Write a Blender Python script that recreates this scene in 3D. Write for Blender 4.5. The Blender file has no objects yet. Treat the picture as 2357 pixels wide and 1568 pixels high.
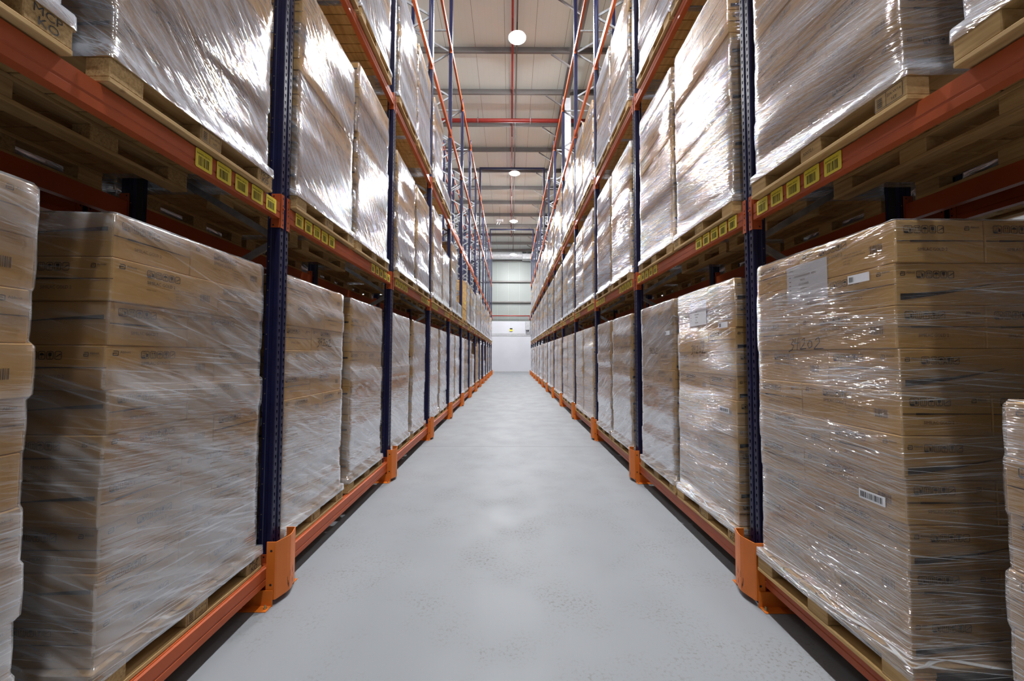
import bpy, bmesh, math, random
from mathutils import Matrix, Vector
rnd = random.Random(11)
SC = bpy.context.scene
COL = SC.collection
# ------------------------------------------------------------------ materials
def mat(name):
    m = bpy.data.materials.new(name); m.use_nodes = True
    nt = m.node_tree; nt.nodes.clear()
    return m, nt, nt.nodes, nt.links
def N(nt, typ, **kw):
    n = nt.nodes.new(typ)
    for k, v in kw.items():
        if k.startswith('i_'): n.inputs[k[2:].replace('_', ' ')].default_value = v
        else: setattr(n, k, v)
    return n
def ramp(nt, src, stops):
    r = nt.nodes.new('ShaderNodeValToRGB'); e = r.color_ramp.elements
    while len(e) < len(stops): e.new(0.5)
    for q, (p, c) in zip(e, stops):
        q.position = p; q.color = c if len(c) == 4 else (*c, 1)
    nt.links.new(src, r.inputs[0]); return r
def mixc(nt, fac, a, b, mode='MIX'):
    m = nt.nodes.new('ShaderNodeMix'); m.data_type = 'RGBA'; m.blend_type = mode
    for s, v in ((0, fac), (6, a), (7, b)):
        if hasattr(v, 'is_output'): nt.links.new(v, m.inputs[s])
        else: m.inputs[s].default_value = v if s == 0 else (*v, 1) if len(v) == 3 else v
    return m.outputs[2]
def math_(nt, op, a, b=None, clamp=False):
    m = nt.nodes.new('ShaderNodeMath'); m.operation = op; m.use_clamp = clamp
    for i, v in enumerate((a, b)):
        if v is None: continue
        if hasattr(v, 'is_output'): nt.links.new(v, m.inputs[i])
        else: m.inputs[i].default_value = v
    return m.outputs[0]
def noise(nt, co, scale, detail=3, rough=.55, vec_scale=None, rot=(0, 0, 0)):
    if vec_scale:
        mp = nt.nodes.new('ShaderNodeMapping'); mp.inputs['Scale'].default_value = vec_scale
        mp.inputs['Rotation'].default_value = rot
        nt.links.new(co, mp.inputs['Vector']); co = mp.outputs[0]
    n = nt.nodes.new('ShaderNodeTexNoise'); n.inputs['Scale'].default_value = scale
    n.inputs['Detail'].default_value = detail; n.inputs['Roughness'].default_value = rough
    nt.links.new(co, n.inputs['Vector']); return n.outputs['Fac']
def simple(name, col, rough=.5, metal=0.0, spec=.5, var=.06, nscale=6, bump=0.0):
    m, nt, nd, ln = mat(name)
    o = N(nt, 'ShaderNodeOutputMaterial'); p = N(nt, 'ShaderNodeBsdfPrincipled')
    tc = N(nt, 'ShaderNodeTexCoord')
    f = noise(nt, tc.outputs['Object'], nscale)
    lo = tuple(max(0, c * (1 - var * 2)) for c in col); hi = tuple(min(1, c * (1 + var * 2)) for c in col)
    r = ramp(nt, f, [(.3, lo), (.7, hi)])
    ln.new(r.outputs[0], p.inputs['Base Color'])
    p.inputs['Roughness'].default_value = rough; p.inputs['Metallic'].default_value = metal
    p.inputs['Specular IOR Level'].default_value = spec
    if bump:
        b = N(nt, 'ShaderNodeBump'); b.inputs['Strength'].default_value = bump; b.inputs['Distance'].default_value = .002
        ln.new(noise(nt, tc.outputs['Object'], nscale * 12), b.inputs['Height']); ln.new(b.outputs[0], p.inputs['Normal'])
    ln.new(p.outputs[0], o.inputs[0]); return m
M = {}
M['blue'] = simple('navy_paint', (.011, .012, .048), .3, var=.12)
M['orange'] = simple('orange_paint', (.43, .083, .022), .42, spec=.35, var=.06, nscale=3)
M['guard'] = simple('guard_orange', (.72, .18, .02), .4, var=.04, nscale=4)
M['zinc'] = simple('galvanised_steel', (.34, .35, .37), .42, .75, var=.15, nscale=9)
M['bolt'] = simple('zinc_bolt', (.42, .36, .2), .4, .6)
M['dark'] = simple('dark_hole', (.01, .01, .012), .8)
M['ink'] = simple('black_ink', (.022, .017, .018), .7)
M['fade'] = simple('faded_ink', (.13, .08, .05), .8)
M['tape'] = simple('packing_tape', (.30, .185, .095), .35)
M['scuff'] = simple('black_scuff', (.05, .03, .025), .8)
M['paper'] = simple('white_paper', (.74, .74, .78), .6, var=.02)
M['yellow'] = simple('yellow_label', (.86, .70, .05), .35, var=.03)
M['red'] = simple('red_pipe', (.30, .028, .022), .4)
M['steel'] = simple('grey_steel', (.17, .155, .15), .55, var=.05, nscale=2)
M['white'] = simple('white_paint', (.68, .68, .70), .5, var=.02)
M['greybox'] = simple('grey_box', (.42, .42, .44), .5)
M['duct'] = simple('duct_metal', (.55, .55, .57), .45, .2)
def m_emit():
    m, nt, nd, ln = mat('lamp_light')
    o = N(nt, 'ShaderNodeOutputMaterial'); e = N(nt, 'ShaderNodeEmission')
    e.inputs['Color'].default_value = (.97, .985, 1, 1); e.inputs['Strength'].default_value = LAMP
    ln.new(e.outputs[0], o.inputs[0]); return m
LAMP = 1450
M['lamp'] = m_emit()
def m_card():
    m, nt, nd, ln = mat('cardboard')
    o = N(nt, 'ShaderNodeOutputMaterial'); p = N(nt, 'ShaderNodeBsdfPrincipled')
    tc = N(nt, 'ShaderNodeTexCoord'); oi = N(nt, 'ShaderNodeObjectInfo')
    r0 = ramp(nt, oi.outputs['Random'], [(0, (.62, .375, .13)), (.5, (.66, .405, .145)), (1, (.70, .44, .165))])
    f = noise(nt, tc.outputs['Object'], 3, 4)
    f2 = noise(nt, tc.outputs['Object'], 1, 2, vec_scale=(160, 160, 6))
    c = mixc(nt, math_(nt, 'MULTIPLY', f, .35), r0.outputs[0], (.56, .33, .11))
    c = mixc(nt, math_(nt, 'MULTIPLY', f2, .12), c, (.45, .27, .11))
    ln.new(c, p.inputs['Base Color']); p.inputs['Roughness'].default_value = .75
    p.inputs['Specular IOR Level'].default_value = .25
    ln.new(p.outputs[0], o.inputs[0]); return m
M['card'] = m_card()
def m_wood(name, a, b, c, chip=False):
    m, nt, nd, ln = mat(name)
    o = N(nt, 'ShaderNodeOutputMaterial'); p = N(nt, 'ShaderNodeBsdfPrincipled')
    tc = N(nt, 'ShaderNodeTexCoord'); oi = N(nt, 'ShaderNodeObjectInfo')
    ad = N(nt, 'ShaderNodeVectorMath'); ad.operation = 'ADD'
    cb = N(nt, 'ShaderNodeCombineXYZ')
    ln.new(math_(nt, 'MULTIPLY', oi.outputs['Random'], 13.), cb.inputs[0]); ln.new(math_(nt, 'MULTIPLY', oi.outputs['Random'], 7.), cb.inputs[2])
    ln.new(tc.outputs['Object'], ad.inputs[0]); ln.new(cb.outputs[0], ad.inputs[1])
    if chip:
        f = noise(nt, ad.outputs[0], 90, 3, .7)
    else:
        f = noise(nt, ad.outputs[0], 1, 4, .6, vec_scale=(22, 3.2, 40))
    r = ramp(nt, f, [(.28, a), (.5, b), (.72, c)])
    k = noise(nt, ad.outputs[0], 7, 2)
    kr = ramp(nt, k, [(.70, (1, 1, 1)), (.78, (.45, .36, .28))])
    col = mixc(nt, 1.0, r.outputs[0], kr.outputs[0], 'MULTIPLY')
    rv = ramp(nt, oi.outputs['Random'], [(0, (.82, .80, .78)), (1, (1.1, 1.08, 1.0))])
    col = mixc(nt, 1.0, col, rv.outputs[0], 'MULTIPLY')
    ln.new(col, p.inputs['Base Color']); p.inputs['Roughness'].default_value = .75
    p.inputs['Specular IOR Level'].default_value = .2
    b = N(nt, 'ShaderNodeBump'); b.inputs['Strength'].default_value = .25; b.inputs['Distance'].default_value = .003
    ln.new(f, b.inputs['Height']); ln.new(b.outputs[0], p.inputs['Normal'])
    ln.new(p.outputs[0], o.inputs[0]); return m
M['wood'] = m_wood('pine_wood', (.36, .22, .09), (.52, .34, .155), (.62, .43, .22))
M['chip'] = m_wood('chipboard', (.27, .16, .07), (.44, .29, .135), (.56, .39, .2), True)
def m_film(name, ang, fu, fv, strength, rough, boost, haze, streak, wav=.35, fine=.42, cap=.74, hcol=(.70, .73, .82), cheap=False):
    """clear stretch film: transparent with fresnel gloss, stretched wrinkles along a direction"""
    m, nt, nd, ln = mat(name)
    o = N(nt, 'ShaderNodeOutputMaterial')
    tc = N(nt, 'ShaderNodeTexCoord'); oi = N(nt, 'ShaderNodeObjectInfo')
    sp = N(nt, 'ShaderNodeSeparateXYZ'); ln.new(tc.outputs['Object'], sp.inputs[0])
    u = math_(nt, 'ADD', sp.outputs[0], sp.outputs[1])
    cb = N(nt, 'ShaderNodeCombineXYZ'); ln.new(u, cb.inputs[0]); ln.new(sp.outputs[2], cb.inputs[1])
    ln.new(math_(nt, 'MULTIPLY', oi.outputs['Random'], 40.), cb.inputs[2])
    co = cb.outputs[0]
    def rotn(a, su, sv, det, rg):
        r = N(nt, 'ShaderNodeVectorRotate'); r.rotation_type = 'Z_AXIS'; r.inputs['Angle'].default_value = a
        ln.new(co, r.inputs['Vector'])
        return noise(nt, r.outputs[0], 1, det, rg, vec_scale=(su, sv, 1))
    # slow warp
    n1 = rotn(ang, fu, fv, 3, .6)
    n2 = rotn(ang + .35, fu * .6, fv * .45, 1, .5)
    n3 = rotn(0, 2.2, 5.5, 1, .5)
    msk = ramp(nt, rotn(ang, 1.6, 3.2, 0, .5), [(.38, (.15, .15, .15)), (.66, (1, 1, 1))])
    n4 = rotn(ang * .8, fu * 1.8, fv * 2.4, 1, .6)
    bnd = ramp(nt, rotn(0, .8, 4.6, 0, .5), [(.40, (.12, .12, .12)), (.60, (1, 1, 1))])
    low = ramp(nt, sp.outputs[2], [(.45, (1, 1, 1)), (.85, (0, 0, 0))])      # foot has more wraps, plus haze painted in for the floor's reflection
    class _B: pass
    bo = _B(); bo.outputs = [math_(nt, 'MAXIMUM', bnd.outputs[0], low.outputs[0])]; bnd = bo
    h = math_(nt, 'ADD', math_(nt, 'MULTIPLY', math_(nt, 'MULTIPLY', n1, msk.outputs[0]), 1.0), math_(nt, 'MULTIPLY', n2, .8))
    if not cheap: h = math_(nt, 'ADD', h, math_(nt, 'MULTIPLY', math_(nt, 'MULTIPLY', n4, bnd.outputs[0]), fine))
    b = N(nt, 'ShaderNodeBump'); b.inputs['Strength'].default_value = strength; b.inputs['Distance'].default_value = .012
    ln.new(h, b.inputs['Height'])
    h = math_(nt, 'ADD', h, math_(nt, 'MULTIPLY', n3, wav * .02 / (.012 * strength)))
    b.inputs['Height'].default_value = 0; ln.new(h, b.inputs['Height']); b2 = b
    fr = N(nt, 'ShaderNodeFresnel'); fr.inputs['IOR'].default_value = 1.48
    ln.new(b2.outputs[0], fr.inputs['Normal'])
    # several wraps lie over one another: 1 - (1 - F)^layers
    lay = math_(nt, 'MULTIPLY', math_(nt, 'ADD', math_(nt, 'MULTIPLY', bnd.outputs[0], .7), .45), boost)
    fac = math_(nt, 'MINIMUM', math_(nt, 'SUBTRACT', 1.0, math_(nt, 'POWER', math_(nt, 'SUBTRACT', 1.0, fr.outputs[0]), lay)), cap)
    gl = N(nt, 'ShaderNodeBsdfGlossy'); gl.inputs['Roughness'].default_value = rough
    gl.inputs['Color'].default_value = (.95, .96, 1, 1)
    ln.new(b2.outputs[0], gl.inputs['Normal'])
    tr = N(nt, 'ShaderNodeBsdfTransparent'); tr.inputs['Color'].default_value = (.985, .98, .975, 1)
    df = N(nt, 'ShaderNodeBsdfDiffuse'); df.inputs['Color'].default_value = (*hcol, 1)
    hz = ramp(nt, n2, [(.35, (haze * .4,) * 3), (.7, (haze * 1.6,) * 3)])
    st = ramp(nt, rotn(ang * .6, 2.2, fv * 2.2, 1, .6), [(.60, (0, 0, 0)), (.70, (1, 1, 1))])
    st2 = ramp(nt, rotn(ang + .18, 1.5, fv * 1.5, 1, .5), [(.62, (0, 0, 0)), (.72, (1, 1, 1))])
    hzv = math_(nt, 'ADD', math_(nt, 'MULTIPLY', hz.outputs[0], bnd.outputs[0]), math_(nt, 'MULTIPLY', math_(nt, 'MULTIPLY', st.outputs[0] if cheap else math_(nt, 'MAXIMUM', st.outputs[0], st2.outputs[0]), math_(nt, 'MAXIMUM', math_(nt, 'MULTIPLY', msk.outputs[0], .5), bnd.outputs[0])), streak), True)
    # light crosses more film at a grazing angle, so the haze grows with the path length
    lw = N(nt, 'ShaderNodeLayerWeight'); lw.inputs['Blend'].default_value = .5
    hzv = math_(nt, 'MULTIPLY', hzv, math_(nt, 'ADD', math_(nt, 'MULTIPLY', math_(nt, 'POWER', lw.outputs['Facing'], 2.4), 3.6), .8), True)
    hzv = math_(nt, 'MINIMUM', hzv, .88)
    m1 = N(nt, 'ShaderNodeMixShader'); ln.new(hzv, m1.inputs[0]); ln.new(tr.outputs[0], m1.inputs[1]); ln.new(df.outputs[0], m1.inputs[2])
    m2 = N(nt, 'ShaderNodeMixShader'); ln.new(fac, m2.inputs[0]); ln.new(m1.outputs[0], m2.inputs[1]); ln.new(gl.outputs[0], m2.inputs[2])
    ln.new(m2.outputs[0], o.inputs[0]); return m
FILM = {
    'soft': m_film('film_soft', .12, 4, 46, .42, .09, 4.8, .26, .26, .28, .22, .62, (.74, .76, .80)),
    'lines': m_film('film_lines', -.10, 4, 100, 1.0, .085, 4.2, .12, .7, .32, .42, .5, (.74, .76, .80)),
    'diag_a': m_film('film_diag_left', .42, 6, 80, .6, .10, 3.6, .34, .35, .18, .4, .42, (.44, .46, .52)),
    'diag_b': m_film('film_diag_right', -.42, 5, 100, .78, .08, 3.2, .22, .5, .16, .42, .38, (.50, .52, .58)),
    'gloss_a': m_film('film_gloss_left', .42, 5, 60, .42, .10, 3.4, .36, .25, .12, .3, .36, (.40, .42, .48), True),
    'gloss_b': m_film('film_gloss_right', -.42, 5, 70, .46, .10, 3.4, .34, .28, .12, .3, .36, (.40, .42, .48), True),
}
def m_floor():
    m, nt, nd, ln = mat('painted_concrete')
    o = N(nt, 'ShaderNodeOutputMaterial'); p = N(nt, 'ShaderNodeBsdfPrincipled')
    tc = N(nt, 'ShaderNodeTexCoord'); co = tc.outputs['Object']
    big = noise(nt, co, .5, 3); fine = noise(nt, co, 48, 4, .7); mid = noise(nt, co, 2.2, 4)
    c = ramp(nt, big, [(.3, (.240, .252, .270)), (.7, (.270, .283, .300))]).outputs[0]
    sm = noise(nt, co, 1, 3, .6, vec_scale=(5, 1.1, 1))
    c = mixc(nt, math_(nt, 'MULTIPLY', ramp(nt, sm, [(.5, (0, 0, 0)), (.75, (1, 1, 1))]).outputs[0], .22), c, (.235, .238, .248))
    w = math_(nt, 'MULTIPLY', ramp(nt, fine, [(.53, (0, 0, 0)), (.60, (1, 1, 1))]).outputs[0], ramp(nt, mid, [(.47, (0, 0, 0)), (.66, (1, 1, 1))]).outputs[0])
    c = mixc(nt, math_(nt, 'MULTIPLY', w, .75), c, (.17, .155, .135))
    wb = noise(nt, co, 9, 5, .75)
    c = mixc(nt, math_(nt, 'MULTIPLY', ramp(nt, wb, [(.68, (0, 0, 0)), (.74, (1, 1, 1))]).outputs[0], .35), c, (.18, .175, .17))
    # saw-cut joints across the aisle
    sp = N(nt, 'ShaderNodeSeparateXYZ'); ln.new(co, sp.inputs[0])
    y = math_(nt, 'MODULO', math_(nt, 'ADD', sp.outputs[1], 60 - 6.807 + 3), 6.0)
    d = math_(nt, 'ABSOLUTE', math_(nt, 'SUBTRACT', y, 3.0))
    j = ramp(nt, d, [(.0, (1, 1, 1)), (.008, (0, 0, 0))]); j.color_ramp.interpolation = 'CONSTANT'
    c = mixc(nt, math_(nt, 'MULTIPLY', j.outputs[0], .7), c, (.13, .13, .13))
    ln.new(c, p.inputs['Base Color'])
    rr = ramp(nt, mid, [(.3, (.45, .45, .45)), (.7, (.6, .6, .6))]); ln.new(rr.outputs[0], p.inputs['Roughness'])
    p.inputs['Specular IOR Level'].default_value = .3
    b = N(nt, 'ShaderNodeBump'); b.inputs['Strength'].default_value = .06; b.inputs['Distance'].default_value = .003
    ln.new(fine, b.inputs['Height']); ln.new(b.outputs[0], p.inputs['Normal'])
    ln.new(p.outputs[0], o.inputs[0]); return m
M['floor'] = m_floor()
def m_panel(name, ca, cb_, step, axis, line=(.3, .28, .26), wid=.012):
    m, nt, nd, ln = mat(name)
    o = N(nt, 'ShaderNodeOutputMaterial'); p = N(nt, 'ShaderNodeBsdfPrincipled')
    tc = N(nt, 'ShaderNodeTexCoord'); co = tc.outputs['Object']
    c = ramp(nt, noise(nt, co, .35, 3), [(.3, ca), (.7, cb_)]).outputs[0]
    sp = N(nt, 'ShaderNodeSeparateXYZ'); ln.new(co, sp.inputs[0])
    x = math_(nt, 'MODULO', math_(nt, 'ADD', sp.outputs[axis], 100.0), step)
    j = ramp(nt, math_(nt, 'DIVIDE', x, step), [(0, (1, 1, 1)), (wid / step, (0, 0, 0))]); j.color_ramp.interpolation = 'CONSTANT'
    fl = math_(nt, 'MODULO', math_(nt, 'ADD', sp.outputs[axis], 100.0), step / 5)
    j2 = ramp(nt, math_(nt, 'DIVIDE', fl, step / 5), [(0, (1, 1, 1)), (.03, (0, 0, 0))]); j2.color_ramp.interpolation = 'CONSTANT'
    c = mixc(nt, math_(nt, 'MULTIPLY', j2.outputs[0], .12), c, line)
    c = mixc(nt, j.outputs[0], c, line)
    ln.new(c, p.inputs['Base Color']); p.inputs['Roughness'].default_value = .5
    ln.new(p.outputs[0], o.inputs[0]); return m
M['ceil'] = m_panel('roof_panels', (.82, .91, .89), (.85, .935, .915), 1.05, 0)
M['clad'] = m_panel('wall_cladding', (.225, .245, .232), (.25, .27, .257), 1.05, 0, (.4, .42, .4), .01)
M['plaster'] = simple('white_wall', (.57, .57, .615), .55, var=.02, nscale=.6)
M['backwall'] = simple('plain_wall', (.25, .25, .25), .6, var=.02)
# ------------------------------------------------------------------ mesh tools
class MB:
    def __init__(s): s.v = []; s.f = []; s.m = []
    def face(s, pts, mi=0):
        i = len(s.v); s.v += [tuple(p) for p in pts]; s.f.append(tuple(range(i, i + len(pts)))); s.m.append(mi)
    def add(s, vs, fs, mi=0):
        i = len(s.v); s.v += [tuple(p) for p in vs]
        for f in fs: s.f.append(tuple(a + i for a in f)); s.m.append(mi)
    def box(s, x0, x1, y0, y1, z0, z1, mi=0, b=0):
        if b <= 0:
            vs = [(x, y, z) for x in (x0, x1) for y in (y0, y1) for z in (z0, z1)]
            s.add(vs, [(0, 1, 3, 2), (4, 6, 7, 5), (0, 4, 5, 1), (2, 3, 7, 6), (0, 2, 6, 4), (1, 5, 7, 3)], mi); return
        X = (x0, x1); Y = (y0, y1); Z = (z0, z1); vs = []; ix = {}
        for i in (0, 1):
            for j in (0, 1):
                for k in (0, 1):
                    sx, sy, sz = (1 - 2 * i) * b, (1 - 2 * j) * b, (1 - 2 * k) * b
                    ix[i, j, k, 0] = len(vs); vs.append((X[i], Y[j] + sy, Z[k] + sz))
                    ix[i, j, k, 1] = len(vs); vs.append((X[i] + sx, Y[j], Z[k] + sz))
                    ix[i, j, k, 2] = len(vs); vs.append((X[i] + sx, Y[j] + sy, Z[k]))
        fs = []
        for i in (0, 1): fs.append(tuple(ix[i, j, k, 0] for j, k in ((0, 0), (1, 0), (1, 1), (0, 1))))
        for j in (0, 1): fs.append(tuple(ix[i, j, k, 1] for i, k in ((0, 0), (1, 0), (1, 1), (0, 1))))
        for k in (0, 1): fs.append(tuple(ix[i, j, k, 2] for i, j in ((0, 0), (1, 0), (1, 1), (0, 1))))
        for i in (0, 1):
            for j in (0, 1): fs.append((ix[i, j, 0, 0], ix[i, j, 1, 0], ix[i, j, 1, 1], ix[i, j, 0, 1]))
        for i in (0, 1):
            for k in (0, 1): fs.append((ix[i, 0, k, 0], ix[i, 1, k, 0], ix[i, 1, k, 2], ix[i, 0, k, 2]))
        for j in (0, 1):
            for k in (0, 1): fs.append((ix[0, j, k, 1], ix[1, j, k, 1], ix[1, j, k, 2], ix[0, j, k, 2]))
        for i in (0, 1):
            for j in (0, 1):
                for k in (0, 1): fs.append((ix[i, j, k, 0], ix[i, j, k, 1], ix[i, j, k, 2]))
        s.add(vs, fs, mi)
    def bar(s, p, q, w, h, mi=0, up=(0, 0, 1)):
        p = Vector(p); q = Vector(q); d = (q - p).normalized(); u = Vector(up)
        a = d.cross(u)
        if a.length < 1e-4: a = d.cross(Vector((1, 0, 0)))
        a.normalize(); c = a.cross(d)
        vs = [e + a * (w / 2 * i) + c * (h / 2 * j) for e in (p, q) for i, j in ((-1, -1), (1, -1), (1, 1), (-1, 1))]
        s.add(vs, [(0, 1, 2, 3), (4, 7, 6, 5), (0, 4, 5, 1), (1, 5, 6, 2), (2, 6, 7, 3), (3, 7, 4, 0)], mi)
    def cyl(s, p, q, r, n=12, mi=0, r2=None, caps=True):
        p = Vector(p); q = Vector(q); d = (q - p).normalized(); r2 = r if r2 is None else r2
        a = d.orthogonal().normalized(); c = d.cross(a); i = len(s.v); vs = []
        for e, rr in ((p, r), (q, r2)):
            for k in range(n):
                t = 2 * math.pi * k / n; vs.append(e + a * (rr * math.cos(t)) + c * (rr * math.sin(t)))
        fs = [(k, (k + 1) % n, n + (k + 1) % n, n + k) for k in range(n)]
        if caps: fs += [tuple(range(n))[::-1], tuple(range(n, 2 * n))]
        s.add(vs, fs, mi)
    def mesh(s, name, mats, smooth=False, recalc=True):
        me = bpy.data.meshes.new(name); me.from_pydata(s.v, [], s.f)
        for m_ in mats: me.materials.append(m_)
        me.polygons.foreach_set('material_index', s.m)
        if smooth: me.polygons.foreach_set('use_smooth', [True] * len(s.f))
        if recalc:
            bm = bmesh.new(); bm.from_mesh(me); bmesh.ops.recalc_face_normals(bm, faces=bm.faces); bm.to_mesh(me); bm.free()
        me.update(); return me
def ob(name, me, parent=None, loc=(0, 0, 0), rz=0.0):
    o = bpy.data.objects.new(name, me); COL.objects.link(o); o.location = loc; o.rotation_euler = (0, 0, rz)
    if parent is not None: o.parent = parent
    return o
def tag(o, label, cat, group=None):
    o['label'] = label; o['category'] = cat; o['kind'] = 'thing'
    if group: o['group'] = group
    return o
def thing(name, label, cat, loc, group=None):
    return tag(ob(name, None, None, loc), label, cat, group)
def struct(name, me, loc=(0, 0, 0)):
    o = ob(name, me, None, loc); o['kind'] = 'structure'; return o
# ------------------------------------------------------------------ printing (flat ink polygons)
_tx = {}
def text2d(body, size, sx=1.0):
    k = (body, size, sx)
    if k in _tx: return _tx[k]
    cu = bpy.data.curves.new('t', 'FONT'); cu.body = body; cu.size = size; cu.resolution_u = 2
    o = bpy.data.objects.new('t', cu); COL.objects.link(o)
    me = o.to_mesh(); ps = [[(me.vertices[i].co.x * sx, me.vertices[i].co.y) for i in p.vertices] for p in me.polygons]
    o.to_mesh_clear(); bpy.data.objects.remove(o); bpy.data.curves.remove(cu)
    _tx[k] = ps; return ps
def rect(x0, y0, x1, y1): return [[(x0, y0), (x1, y0), (x1, y1), (x0, y1)]]
def rring(x, y, w, h, r, t):
    def pts(x, y, w, h, r):
        o = []
        for cx, cy, a in ((x + w - r, y + r, -90), (x + w - r, y + h - r, 0), (x + r, y + h - r, 90), (x + r, y + r, 180)):
            for q in range(4):
                t_ = math.radians(a + 30 * q); o.append((cx + r * math.cos(t_), cy + r * math.sin(t_)))
        return o
    A = pts(x, y, w, h, r); B = pts(x + t, y + t, w - 2 * t, h - 2 * t, max(r - t, .0005)); n = len(A)
    return [[A[i], A[(i + 1) % n], B[(i + 1) % n], B[i]] for i in range(n)]
def shift(ps, dx, dy): return [[(x + dx, y + dy) for x, y in p] for p in ps]
def icons(x, y, h=.034):
    ps = []; w0 = h * 1.12; g = h * .13; t = h * .075; r = h * .2
    ps += rring(x, y, w0, h, r, t) + rect(x + t, y + t, x + w0 * .52, y + h * .28) + rect(x + w0 * .6, y + h * .2, x + w0 * .84, y + h * .62)
    ps += shift(text2d('12x', h * .42), x + w0 * .14, y + h * .6) + rect(x + w0 * .14, y + h * .38, x + w0 * .5, y + h * .46)
    x += w0 + g; w = h * .84
    ps += rring(x, y, w, h, r, t) + rect(x + w * .2, y + h * .16, x + w * .8, y + h * .21)
    for c in (.33, .67):
        ps += rect(x + w * (c - .035), y + h * .28, x + w * (c + .035), y + h * .66)
        ps.append([(x + w * (c - .13), y + h * .62), (x + w * (c + .13), y + h * .62), (x + w * c, y + h * .86)])
    x += w + g
    ps += rring(x, y, w, h, r, t) + rect(x + w * .48, y + h * .2, x + w * .53, y + h * .55) + rect(x + w * .38, y + h * .18, x + w * .53, y + h * .23)
    ps.append([(x + w * .5 + w * .33 * math.cos(a), y + h * .5 + h * .3 * math.sin(a)) for a in [math.pi * q / 8 for q in range(9)]])
    x += w + g
    ps += rring(x, y, w, h, r, t) + rect(x + w * .3, y + h * .16, x + w * .7, y + h * .2) + rect(x + w * .47, y + h * .2, x + w * .53, y + h * .4)
    ps.append([(x + w * .27, y + h * .84), (x + w * .25, y + h * .52), (x + w * .38, y + h * .37), (x + w * .62, y + h * .37), (x + w * .75, y + h * .52), (x + w * .73, y + h * .84)])
    x += w + g
    ps += rring(x, y, w, h, r, t)
    ps.append([(x + w * .16, y + h * .36), (x + w * .24, y + h * .3), (x + w * .88, y + h * .62), (x + w * .8, y + h * .72)])
    return ps
def logo(x, y, h=.021):
    t = h * .16; w = h * 1.15
    ps = rect(x + w * .08, y + h - t, x + w - t, y + h) + rect(x + w - t, y + t * .5, x + w, y + h - t * .4)
    ps += rect(x, y, x + w - t * .5, y + t) + rect(x, y + t, x + t, y + h * .62) + rect(x, y + h * .62 - t, x + w * .72, y + h * .62)
    return ps + shift(text2d('Abbott', h * .72), x + w * 1.25, y + h * .5)
def bars(x, y, w, h, n, seed):
    r = random.Random(seed); ps = []; c = x; u = w / (n * 2.2)
    while c < x + w - u:
        k = u * r.choice((.6, 1, 1.6)); ps += rect(c, y, c + k, y + h); c += k + u * r.choice((.7, 1.1, 1.5))
    return ps
def swoosh(x0, x1, y0, y1, t0, n=12):
    ps = []
    for i in range(n):
        a, b = i / n, (i + 1) / n
        f = lambda t: (x0 + (x1 - x0) * t, y0 + (y1 - y0) * (t * t * .55 + t * .45) , t0 * (1 - t) ** 1.3 + .0012)
        xa, ya, ta = f(a); xb, yb, tb = f(b)
        ps.append([(xa, ya - ta / 2), (xb, yb - tb / 2), (xb, yb + tb / 2), (xa, ya + ta / 2)])
    return ps
HC = .181
CA, CB = .565, .3766          # carton long and short footprint sides
def print_long_text(w):
    y = HC - .055
    dark = icons(.15, y) + logo(.03, HC - .042) + shift(text2d('SIMILAC GOLD 2', .020, .95), .152, HC - .083)
    f = shift(text2d('B.NO 11256', .009), .15, HC - .112) + shift(text2d('12 x 400 g NET  MFD 05 2021', .0095), .285, HC - .092)
    f += shift(text2d('STORE IN A COOL DRY PLACE', .0095), .29, HC - .106) + shift(text2d('LOT 3 0 2 2', .0095), .30, HC - .122) + shift(text2d('EXP 2023', .0095), .30, HC - .136)
    f += bars(.44, HC - .118, .062, .036, 14, 3)
    return dark, f
def print_end(w):
    y = HC - .058
    dark = icons(.035, y) + logo(w - .085, HC - .045, .018)
    dark += rect(.005, HC * .5 - .0015, .06, HC * .5 + .0015) + swoosh(.06, w - .01, HC * .5, HC * .5 + .002, .007, 6)
    f = shift(text2d('SIMILAC GOLD 2', .019, .9), .09, HC * .27)
    return dark, f
def print_swoosh(w, flip):
    if flip: dark = swoosh(w - .02, w - .42, HC * .64, HC * .50, .017) + logo(.05, HC - .04, .018)
    else: dark = swoosh(.02, .44, HC * .20, HC * .55, .026) + logo(.022, HC - .055, .018) + icons(.09, HC - .066, .032)
    return dark, []
def emboss(mb, ps, O, U, V, mi):
    O = Vector(O); U = Vector(U); V = Vector(V)
    for p in ps: mb.face([O + U * a + V * b for a, b in p], mi)
def carton_mesh(s, a, b, front, side):
    """local: x = s*depth, y along the aisle, z up; origin at the aisle-side near bottom corner"""
    mb = MB(); g = .0012
    mb.box(min(s * g, s * (b - g)), max(s * g, s * (b - g)), g, a - g, .0006, HC - .0008, 0, .004)
    e = .0006 - g
    for which, kind in (('f', front), ('s', side)):
        w = a if which == 'f' else b
        d, f = {'T': print_long_text, 'E': print_end, 'S': lambda w: print_swoosh(w, s < 0), 'N': lambda w: ([], [])}[kind](w)
        if which == 'f':
            if s < 0: O, U = (-s * -e, 0, 0), (0, 1, 0)
            else: O, U = (e, a, 0), (0, -1, 0)
            O = (s * -abs(e), O[1], 0)
        else:
            if s < 0: O, U = (s * b, -abs(e), 0), (1, 0, 0)
            else: O, U = (0, -abs(e), 0), (1, 0, 0)
        emboss(mb, d, O, U, (0, 0, 1), 1); emboss(mb, f, O, U, (0, 0, 1), 2)
        if kind == 'E': emboss(mb, rect(0.003, HC * .5 - .0022, w - .003, HC * .5 + .0022), Vector(O) * .97, U, (0, 0, 1), 3)
    return mb.mesh('carton', [M['card'], M['ink'], M['fade'], M['tape']], recalc=False)
_cm = {}
def carton(s, a, b, f, sd):
    k = (s, a, b, f, sd)
    if k not in _cm: _cm[k] = carton_mesh(*k)
    return _cm[k]
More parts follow.
